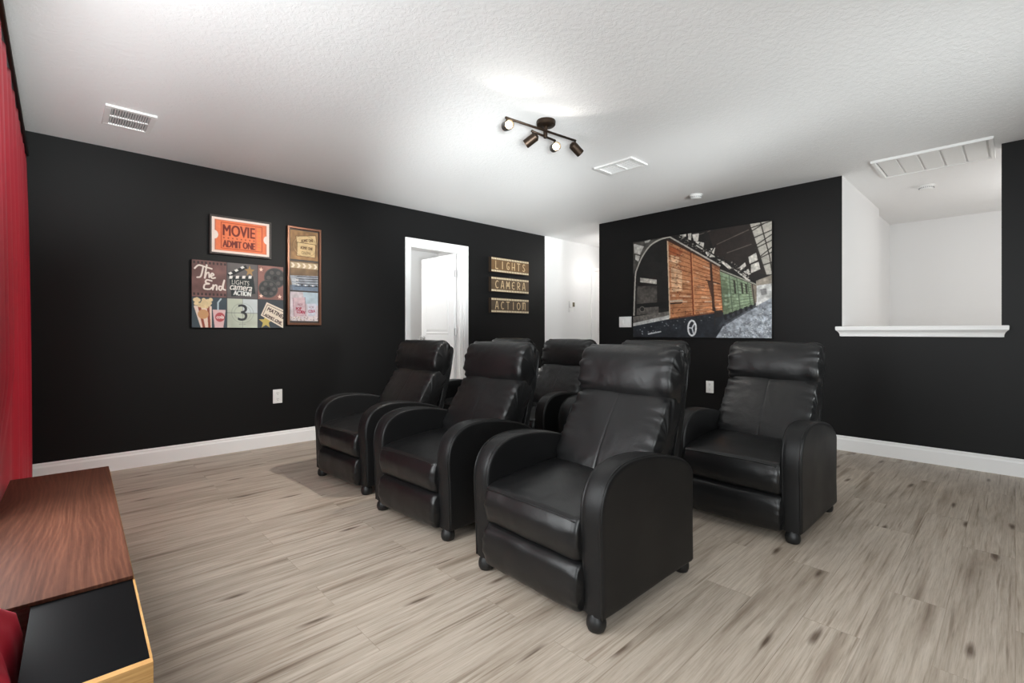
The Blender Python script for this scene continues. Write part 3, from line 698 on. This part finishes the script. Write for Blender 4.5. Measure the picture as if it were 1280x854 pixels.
# -- big train canvas on the back wall
tw, th_ = 1.545, 1.145
t = thing('train_canvas', 'large canvas print of rusty orange and green train wagons on the back wall', 'picture', (XB, 2.395, 1.559), -PI/2)
bm = bmesh.new(); bx(bm, -tw/2, tw/2, -.036, -.001, -th_/2, th_/2, .003); obj('canvas', bm, M['canvas_edge'], t)
a = Art(330, 250, (24, 22, 21), [(158, 210), (972, 85), (975, 780), (160, 770)], 2)
full = np.ones((a.h, a.w), bool); a.put(full, (24, 22, 21), 1, .5, 14)
a.poly([(600, 150), (860, 100), (935, 405), (800, 360), (640, 290)], (38, 31, 28), 1, .2, 10)
for P in ([(650, 225), (835, 140)], [(710, 275), (850, 225)], [(480, 190), (610, 145)]): a.line(P, .008, (92, 84, 78))
GL = (178, 174, 165)
a.poly([(838, 105), (972, 85), (972, 402), (938, 404)], GL, 1, .14, 12)
for P in ([(905, 95), (960, 300), (972, 380)], [(845, 130), (975, 85)], [(860, 190), (975, 140)], [(875, 250), (975, 200)], [(895, 310), (975, 270)], [(915, 350), (975, 330)], [(850, 150), (930, 100)], [(880, 230), (975, 165)], [(900, 300), (975, 240)], [(840, 105), (938, 404)]):
    a.line(P, .009, (44, 40, 36))
for q in ([(525, 205), (575, 215), (570, 255), (530, 248)], [(580, 270), (612, 262), (640, 300), (600, 300)], [(425, 165), (470, 160), (468, 178), (430, 185)], [(505, 165), (545, 160), (540, 205), (515, 205)], [(480, 160), (500, 158), (498, 200), (482, 195)],
          [(612, 250), (640, 245), (630, 290)], [(650, 310), (690, 320), (740, 365), (720, 372)], [(835, 300), (880, 275), (890, 318), (842, 340)], [(772, 368), (815, 332), (822, 352), (780, 388)], [(800, 390), (835, 370), (850, 400), (815, 415)], [(850, 345), (895, 328), (905, 372), (850, 395)], [(740, 365), (770, 380), (850, 440), (830, 440)]):
    a.poly(q, (212, 208, 200), .95, .25, 30)
for P in ([(410, 160), (560, 260)], [(520, 215), (700, 330)], [(640, 290), (860, 425)], [(545, 190), (600, 140)], [(600, 300), (640, 230)], [(660, 340), (690, 300)]): a.line(P, .012, (26, 24, 22))
for k in range(150):   # broken light through the old roof
    u = rng.random(); x, y = 430+430*u+rng.normal(0, 16), 185+235*u+rng.normal(0, 16); w_ = 3+6*rng.random(); a.poly([(x, y), (x+w_, y-w_*.4), (x+w_*1.2, y+w_*.5), (x+1, y+w_)], (160, 156, 148) if k % 3 == 0 else ((96, 92, 88) if k % 3 == 1 else (24, 22, 20)), .75)
# left: dark wagon end under an arch
a.poly([(160, 215), (230, 205), (330, 185), (215, 290), (180, 370), (160, 400)], (70, 68, 64), 1, .5, 22)
for q in ([(163, 220), (222, 235), (200, 285), (165, 275)], [(225, 205), (262, 195), (250, 212), (228, 216)], [(172, 285), (200, 292), (190, 325), (172, 312)]): a.poly(q, (186, 184, 178), .9, .3, 30)
a.poly([(180, 380), (215, 295), (262, 232), (330, 192), (372, 182), (372, 655), (178, 660)], (26, 25, 24), 1, .3, 14)
a.line(catmull([(165, 640), (172, 420), (182, 368), (216, 290), (262, 228), (320, 194), (375, 180)], 6, False), .014, (176, 172, 164))
a.poly([(185, 470), (300, 468), (300, 570), (180, 575)], (74, 70, 66), 1, .4, 22); a.poly([(200, 420), (298, 432), (298, 458), (200, 446)], (168, 164, 156), 1, .35, 30)
a.poly([(178, 575), (372, 560), (372, 600), (178, 604)], (18, 18, 18)); a.poly([(185, 600), (310, 590), (310, 630), (180, 640)], (84, 80, 76), 1, .4, 26)
a.ell((213, 606), 14, 15, (30, 30, 30)); a.ell((213, 606), 14, 15, (110, 106, 100), 1, ring=.008)
a.poly([(160, 650), (372, 618), (372, 660), (160, 690)], (96, 92, 88), 1, .5, 24); a.poly([(160, 688), (385, 638), (392, 660), (160, 708)], (178, 178, 176), 1, .25, 24)
# undercarriage and ground
a.poly([(160, 706), (392, 660), (690, 612), (740, 640), (660, 780), (160, 780)], (34, 38, 44), 1, .35, 22)
a.poly([(640, 785), (700, 690), (870, 590), (980, 520), (980, 790)], (150, 156, 164), 1, .42, 40)
a.poly([(690, 660), (850, 575), (890, 590), (720, 690), (640, 740)], (60, 64, 70), .8, .5, 30)
a.poly([(878, 470), (975, 455), (975, 540), (880, 590)], (196, 196, 194), 1, .3, 22); a.poly([(880, 440), (975, 405), (975, 455), (880, 470)], (150, 142, 130), 1, .3, 20); a.poly([(905, 490), (940, 485), (945, 520), (912, 525)], (110, 110, 110), 1, .4, 24)
for k in range(320):
    x, y = 640+340*rng.random(), 600+180*rng.random()
    if y > 1180-.62*x+60*rng.random()-15: a.poly([(x, y), (x+9, y-3), (x+8, y+5)], (226, 230, 234) if k % 2 else (92, 98, 106), .8)
for k in range(70):
    x = 170+480*rng.random(); y = 705-.17*(x-170)+55*rng.random(); a.poly([(x, y), (x+10, y-3), (x+9, y+4)], (150, 152, 156) if k % 3 == 0 else (58, 62, 68), .8)
a.line([(250, 752), (322, 738)], .012, (190, 192, 196))
# orange wagon
OW = [(360, 198), (665, 352), (685, 620), (376, 662)]
mk = a.mask_poly(OW); a.put(mk, (180, 122, 84), 1, .28, 7)
def ow(u, v): return (360+305*u+(16+(4)*u)*v, (198+154*u)*(1-v)+(662-42*u)*v)
for k in range(150):
    u, v = rng.random(), rng.random(); du, dv = .05+.12*rng.random(), .012+.02*rng.random()
    c_ = [(210, 166, 128), (142, 86, 54), (198, 144, 104), (228, 202, 176), (110, 64, 42)][k % 5]
    if c_[0] > 230 and u > .35: c_ = (212, 156, 112)
    a.poly([ow(u, v), ow(min(1, u+du), v), ow(min(1, u+du), min(1, v+dv)), ow(u, min(1, v+dv))], c_, .55, .15, 30)
for q in ([(.05, .16), (.22, .15), (.20, .25), (.06, .27)], [(.05, .33), (.26, .34), (.25, .62), (.05, .66)]): a.poly([ow(*p_) for p_ in q], (226, 190, 154), .7, .3, 24)
a.poly([ow(.02, .06), ow(.3, .05), ow(.22, .16), ow(.03, .18)], (150, 74, 40), .7, .3, 20)
for k in range(1, 15): a.line([ow(0, k/15), ow(1, k/15)], .006, (104, 54, 30), .75)
a.line([ow(.0, .0), ow(0, 1)], .012, (206, 180, 152)); a.line([ow(.45, 0), ow(.45, 1)], .018, (120, 60, 34)); a.line([ow(.47, 0), ow(.47, 1)], .006, (214, 150, 104))
a.line([ow(.83, 0), ow(.83, .95)], .02, (58, 34, 24)); a.poly([ow(.74, .40), ow(.86, .40), ow(.86, .98)], (70, 46, 34), .9); a.line([ow(.72, .39), ow(.98, .40)], .01, (60, 36, 26))
a.line([ow(.02, .78), ow(.24, .77)], .02, (180, 160, 140)); a.line([ow(.02, .81), ow(.24, .80)], .012, (40, 30, 26)); a.line([ow(0, 1), ow(1, 1)], .014, (108, 66, 44)); a.line([ow(0, 0), ow(1, 0)], .016, (60, 38, 28))
a.line([(376, 182), (668, 350)], .014, (178, 172, 164)); a.line([(380, 196), (662, 362)], .008, (64, 44, 34))
for k in range(40): u, v = rng.random()*.3, rng.random(); a.ell(ow(u, v), 3, 3, (70, 42, 28))
# green wagons running off
GQ = [(668, 384), (848, 456), (868, 582), (690, 642)]
a.poly(GQ, (128, 146, 118), 1, .2, 9)
def gw(u, v): return (668+180*u+(22-2*u)*v, (384+72*u)*(1-v)+(642-60*u)*v)
a.poly([gw(0, .1), gw(.22, .1), gw(.22, 1), gw(0, 1)], (96, 108, 84), .85, .25, 16)
for k in range(60):
    u, v = rng.random(), rng.random(); a.poly([gw(u, v), gw(min(1, u+.08), v), gw(min(1, u+.08), min(1, v+.05)), gw(u, min(1, v+.05))], [(172, 190, 160), (92, 108, 84), (150, 172, 150)][k % 3], .6)
for k in range(1, 10): a.line([gw(0, k/10), gw(1, k/10)], .005, (70, 80, 62), .7)
for u in (.42, .66, .8): a.poly([gw(u, .1), gw(u+.07, .1), gw(u+.06, .5), gw(u, .5)], (48, 48, 40), .9)
for u in (.3, .55, .9): a.line([gw(u, 0), gw(u, 1)], .008, (84, 96, 78))
a.poly([(848, 456), (884, 470), (884, 565), (868, 582)], (120, 110, 98), 1, .3, 20); a.line([(858, 460), (872, 575)], .008, (50, 46, 42)); a.line([(672, 376), (880, 462)], .012, (150, 150, 138))
for k in range(6): a.poly([(690+30*k, 640-11*k), (708+30*k, 634-11*k), (712+30*k, 668-13*k), (698+30*k, 672-13*k)], (26, 28, 30), .9)
a.line([(640, 600), (640, 700)], .01, (40, 36, 34)); a.poly([(640, 615), (684, 612), (684, 650), (644, 655)], (40, 34, 32), .9, .3)
# brake wheel
a.ell((506, 718), 23, 44, (216, 218, 220), ring=.016); a.line([(506, 718), (522, 686)], .012, (200, 202, 206)); a.line([(506, 718), (486, 716)], .012, (200, 202, 206)); a.line([(506, 718), (516, 754)], .012, (200, 202, 206))
a.im = np.clip(a.im*(1+.16*a.noise(70)[..., None]), 0, 255)
a.mesh('print', tw-.006, th_-.006, t, -.0366)

# ------------------------------------------------------------------ plates, thermostat, detectors
def outlet(label, loc, rz):
    t = thing('wall_outlet', label, 'outlet', loc, rz, 'wall outlets')
    box('plate', (-.041, .041, -.007, -.0005, -.064, .064), M['plastic'], t, .003)
    for z in (-.027, .027):
        bm = bmesh.new(); pts = [(.020*math.cos(k*PI/10) if abs(math.cos(k*PI/10)) < .86 else math.copysign(.0175, math.cos(k*PI/10)), .021*math.sin(k*PI/10)) for k in range(20)]
        extrude(bm, pts, lambda p, k: Vector((p[0], -.0095 if k else -.0069, z+p[1]))); s_ = obj('socket', bm, M['plastic'], t)
        bm = bmesh.new()
        for x, hgt in ((-.007, .008), (.007, .006)): bx(bm, x-.0013, x+.0013, -.0102, -.0094, z+.002-hgt/2, z+.002+hgt/2+.004)
        bx(bm, -.0025, .0025, -.0102, -.0094, z-.013, z-.008); obj('slot', bm, M['darkslot'], s_)
outlet('white wall outlet low on the wall under the movie pictures', (1.468, YL, .455), 0)
outlet('white wall outlet low by the hall corner, under the film strip signs', (5.02, YL, .466), 0)
outlet('white wall outlet low on the back wall, beneath the train canvas', (XB, 2.247, .462), -PI/2)
t = thing('light_switch', 'white double light switch plate beside the train canvas', 'light switch', (XB, 3.296, 1.172), -PI/2)
box('plate', (-.088, .088, -.007, -.0005, -.065, .065), M['plastic'], t, .003)
for x in (-.042, .042): box('rocker', (x-.018, x+.018, -.011, -.0069, -.034, .034), M['plastic'], t, .002)
t = thing('thermostat', 'white thermostat with small dark display on the hall wall', 'thermostat', (5.72, YL, 1.47), 0)
box('case', (-.06, .06, -.026, -.0005, -.05, .05), M['plastic'], t, .006); box('display', (-.004, .048, -.0275, -.0258, -.034, .034), M['display'], t); box('base_plate', (-.066, .04, -.008, -.0005, -.115, -.051), M['plastic'], t, .002)
def detector(label, x, y):
    t = thing('smoke_detector', label, 'smoke detector', (x, y, H), 0, 'smoke detectors')
    bm = bmesh.new(); lathe(bm, [(.062, -.0005), (.064, -.008), (.061, -.012)], seg=36); obj('base', bm, M['plastic'], t, auto=40)
    bm = bmesh.new(); lathe(bm, [(.054, -.0115), (.055, -.022), (.050, -.034), (.036, -.042), (.001, -.043)], seg=36); obj('cover', bm, M['plastic'], t, auto=40)
    bm = bmesh.new()
    for k in range(24):
        an = 2*PI*k/24; lathe(bm, [(.003, 0), (.003, .009)], (.0545*math.cos(an), .0545*math.sin(an), -.0305), seg=6)
    obj('vent_ring', bm, M['slot'], t)
detector('round white smoke detector on the ceiling above the train canvas', 4.69, 2.23)
detector('round white smoke detector on the stairwell ceiling behind the return grille', 5.97, .58)
# ceiling registers: frame + angled blades
def register(name, label, x0, x1, y0, y1, split, n_bl, along, mblade):
    t = thing(name, label, 'vent', ((x0+x1)/2, (y0+y1)/2, H), 0, 'ceiling vents'); w, d = (x1-x0)/2, (y1-y0)/2; fw = .032
    bm = bmesh.new()
    for q in ((-w, w, -d, -d+fw), (-w, w, d-fw, d), (-w, -w+fw, -d+fw, d-fw), (w-fw, w, -d+fw, d-fw)): bx(bm, *q, -.014, -.0006, .003)
    for s_ in split:
        if along == 'x': bx(bm, -w+fw, w-fw, s_-.007, s_+.007, -.012, -.002)
        else: bx(bm, s_-.007, s_+.007, -d+fw, d-fw, -.012, -.002)
    obj('frame', bm, M['plastic'], t)
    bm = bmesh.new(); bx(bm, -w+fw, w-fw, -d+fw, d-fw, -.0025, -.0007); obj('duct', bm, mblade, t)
    for k in range(n_bl):
        bm = bmesh.new()
        if along == 'y':
            yy = -d+fw+(2*d-2*fw)*(k+.5)/n_bl; pr = [(-.0034, -.003), (.0016, -.012), (.0034, -.0115), (-.0016, -.0026)]
            extrude(bm, pr, lambda p, q: Vector((-w+fw if q == 0 else w-fw, yy+p[0], p[1])))
        else:
            xx = -w+fw+(2*w-2*fw)*(k+.5)/n_bl; pr = [(-.0034, -.003), (.0016, -.012), (.0034, -.0115), (-.0016, -.0026)]
            extrude(bm, pr, lambda p, q: Vector((xx+p[0], -d+fw if q == 0 else d-fw, p[1])))
        obj('blade', bm, M['plastic'], t)
    return t
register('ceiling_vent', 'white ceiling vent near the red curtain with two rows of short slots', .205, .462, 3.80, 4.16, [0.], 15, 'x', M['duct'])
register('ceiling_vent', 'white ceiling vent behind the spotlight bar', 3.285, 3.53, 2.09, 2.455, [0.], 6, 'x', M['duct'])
# return-air grille: frame with bevelled rim and a filter door of six panels
t = thing('return_grille', 'large white return air grille on the ceiling over the stairwell overlook', 'vent', (5.085, .46, H), 0, 'ceiling vents')
bm = bmesh.new(); w, d = .285, .355
prof = [(0, -.0006), (0, -.012), (.004, -.020), (.022, -.020), (.030, -.010), (.030, -.0006)]; rings = []
for sx, sy in ((-1, -1), (1, -1), (1, 1), (-1, 1)): rings.append([bm.verts.new((sx*(w-a_), sy*(d-a_), z_)) for a_, z_ in prof])
for p_, q_ in zip(rings, rings[1:]+rings[:1]):
    for i in range(len(prof)): bm.faces.new((p_[i], p_[(i+1) % len(prof)], q_[(i+1) % len(prof)], q_[i]))
obj('frame', bm, M['plastic'], t)
for k in range(5):
    y0 = -d+.034+(2*d-.068)*k/5
    bm = bmesh.new(); bx(bm, -w+.034, w-.034, y0+.006, y0+(2*d-.068)/5-.006, -.014, -.0006, .003); obj('louvre_panel', bm, M['plastic'], t)
bm = bmesh.new(); bx(bm, -w+.031, w-.031, -d+.031, d-.031, -.0045, -.0007); obj('backing', bm, M['grille_back'], t)

# ------------------------------------------------------------------ spotlight bar
FX, FY = 2.33, 2.13
t = thing('ceiling_spotlight_bar', 'dark bronze ceiling spotlight bar with four swivel heads, two glowing', 'ceiling light', (FX, FY, H))
bm = bmesh.new(); lathe(bm, [(.062, -.0005), (.064, -.006), (.062, -.026), (.056, -.032), (.02, -.034), (.012, -.040), (.011, -.075)], seg=36); obj('canopy', bm, M['bronze'], t, auto=35)
ZB = -.070
bm = bmesh.new(); tube(bm, [(-.335, .03, ZB), (.26, -.04, ZB)], .0075, 12); lathe(bm, [(.010, -.335+.0), (.010, -.31)], (0, 0, -10), seg=6) if 0 else None
obj('long_bar', bm, M['bronze'], t, True)
bm = bmesh.new(); tube(bm, [(-.115, .02, ZB-.022), (.115, .02, ZB-.022)], .0075, 12); obj('short_bar', bm, M['bronze'], t, True)
bm = bmesh.new(); lathe(bm, [(.012, -.03), (.014, -.02), (.014, .012), (.010, .02)], (0, .005, ZB-.01), seg=16); obj('pivot', bm, M['bronze'], t, auto=40)
heads = [((-.325, .029), ZB, (-.42, -.85, -.25), True), ((-.105, .02), ZB-.022, (-.45, .72, -.55), False), ((.108, .02), ZB-.022, (-.55, -.80, -.22), True), ((.252, -.039), ZB, (.80, -.25, -.62), False)]
for (hx, hy), z0, ax, lit in heads:
    ax = Vector(ax).normalized(); piv = Vector((hx, hy, z0-.048))
    bm = bmesh.new(); tube(bm, [(hx, hy, z0+.004), (hx, hy, z0-.045)], .006, 10); stem_ = obj('stem', bm, M['bronze'], t, True)
    c0 = piv + ax*-.03
    bm = bmesh.new(); R0 = .029
    lathe(bm, [(.012, -.008), (.020, -.002), (R0, .006), (R0, .088), (R0-.002, .088), (R0-.002, .010), (.001, .009)], c0, ax, 28)
    hd = obj('head', bm, M['bronze'], t, auto=40)
    bm = bmesh.new(); lathe(bm, [(.006, .010), (.008, .034), (.021, .055), (.0225, .074), (.015, .081), (.001, .083)], c0, ax, 20)
    obj('bulb', bm, M['bulb'] if lit else M['lamp_lens'], hd, True)['label'] = 'glowing bulb' if lit else 'bulb turned away'

# ------------------------------------------------------------------ light
def light(name, typ, loc, energy, col=(1, 1, 1), aim=None, **kw):
    l = bpy.data.lights.new(name, typ); l.energy = energy; l.color = col
    for k, v in kw.items(): setattr(l, k, v)
    o = bpy.data.objects.new(name, l); COL.objects.link(o); o.location = loc
    if aim is not None: o.rotation_euler = (Vector(aim)-Vector(loc)).to_track_quat('-Z', 'Y').to_euler()
    return o
WARM = (1, .86, .68)
for (hx, hy), z0, ax, lit in heads:
    ax = Vector(ax).normalized(); p = Vector((FX+hx, FY+hy, H+z0-.048)) + ax*.064
    light('spot_bulb', 'SPOT', p, 1.4 if lit else (110 if hx < 0 else 22), (1, .95, .88), p+ax, spot_size=R_(150 if lit else 92), spot_blend=.35 if lit else .9, shadow_soft_size=.02 if lit else .05)
# daylight through the two windows beside the curtains
W = bpy.data.worlds.new('sky'); S.world = W; W.use_nodes = True
W.node_tree.nodes['Background'].inputs['Color'].default_value = (.94, .985, 1, 1); W.node_tree.nodes['Background'].inputs['Strength'].default_value = 7.0
for y0, y1 in ((-2.0, -.15), (.75, 2.42)):
    o = light('window_portal', 'AREA', (XT-.11, (y0+y1)/2, 1.325), 1, shape='RECTANGLE', size=1.65, size_y=y1-y0); o.rotation_euler = (0, -PI/2, 0); o.data.cycles.is_portal = True
# unseen spots added to brighten the ceiling evenly, like bounced flash
FILL_COL = (.95, 1, 1)
for p_, e_, aim_, ang in (((.05, -.2, 1.0), 150, (.5, 3.9, 2.44), 26), ((2.6, -1.7, .9), 200, (4.7, 4.2, 2.44), 80), ((.05, -.2, 1.0), 1300, (3.5, 4.2, 2.44), 30),
                         ((.05, -.2, 1.0), 170, (1.7, 4.2, 2.44), 30), ((.05, -.2, 1.0), 520, (-.1, 3.9, 2.44), 26), ((2.6, -1.7, .9), 440, (4.1, 3.6, 2.44), 30)):
    light('ceiling_fill', 'SPOT', p_, e_, FILL_COL, aim_, spot_size=R_(ang), spot_blend=1., shadow_soft_size=.3)
light('hall_downlight', 'SPOT', (6.1, 4.15, 2.42), 10, (1, .97, .93), (6.1, 4.15, 0), spot_size=R_(150), spot_blend=.6, shadow_soft_size=.06)
light('hall_fill', 'POINT', (6.1, 4.1, 2.1), 5.5, (1, .97, .93), shadow_soft_size=.1)  # extra point light added below the downlight for the wall's bright spot
light('stair_fill', 'POINT', (6.3, -.7, 1.9), 20, (1, .99, .97), shadow_soft_size=.25)  # unseen point light added to brighten the stairwell, no fixture
light('bedroom_fill', 'POINT', (2.9, 6.1, 2.0), 20, (1, .99, .97), shadow_soft_size=.25)  # fill added out of view so the room beyond the door is bright

# ------------------------------------------------------------------ camera and picture settings
cd = bpy.data.cameras.new('camera'); cam = bpy.data.objects.new('camera', cd); COL.objects.link(cam)
cam.location = (0, 0, 1.05); cam.rotation_euler = (PI/2, 0, -R_(90-46.5)); cd.sensor_width = 36; cd.lens = 597/1280*36; cd.shift_y = -12/1280; cd.clip_start = .01
S.camera = cam
S.view_settings.view_transform = 'Standard'; S.view_settings.look = 'None'; S.view_settings.gamma = 1; S.view_settings.use_curve_mapping = False
S.view_settings.exposure = 0.48
S.cycles.use_denoising = True; S.cycles.max_bounces = 10; S.cycles.diffuse_bounces = 6; S.cycles.caustics_reflective = False; S.cycles.caustics_refractive = False
S.cycles.sample_clamp_indirect = 8
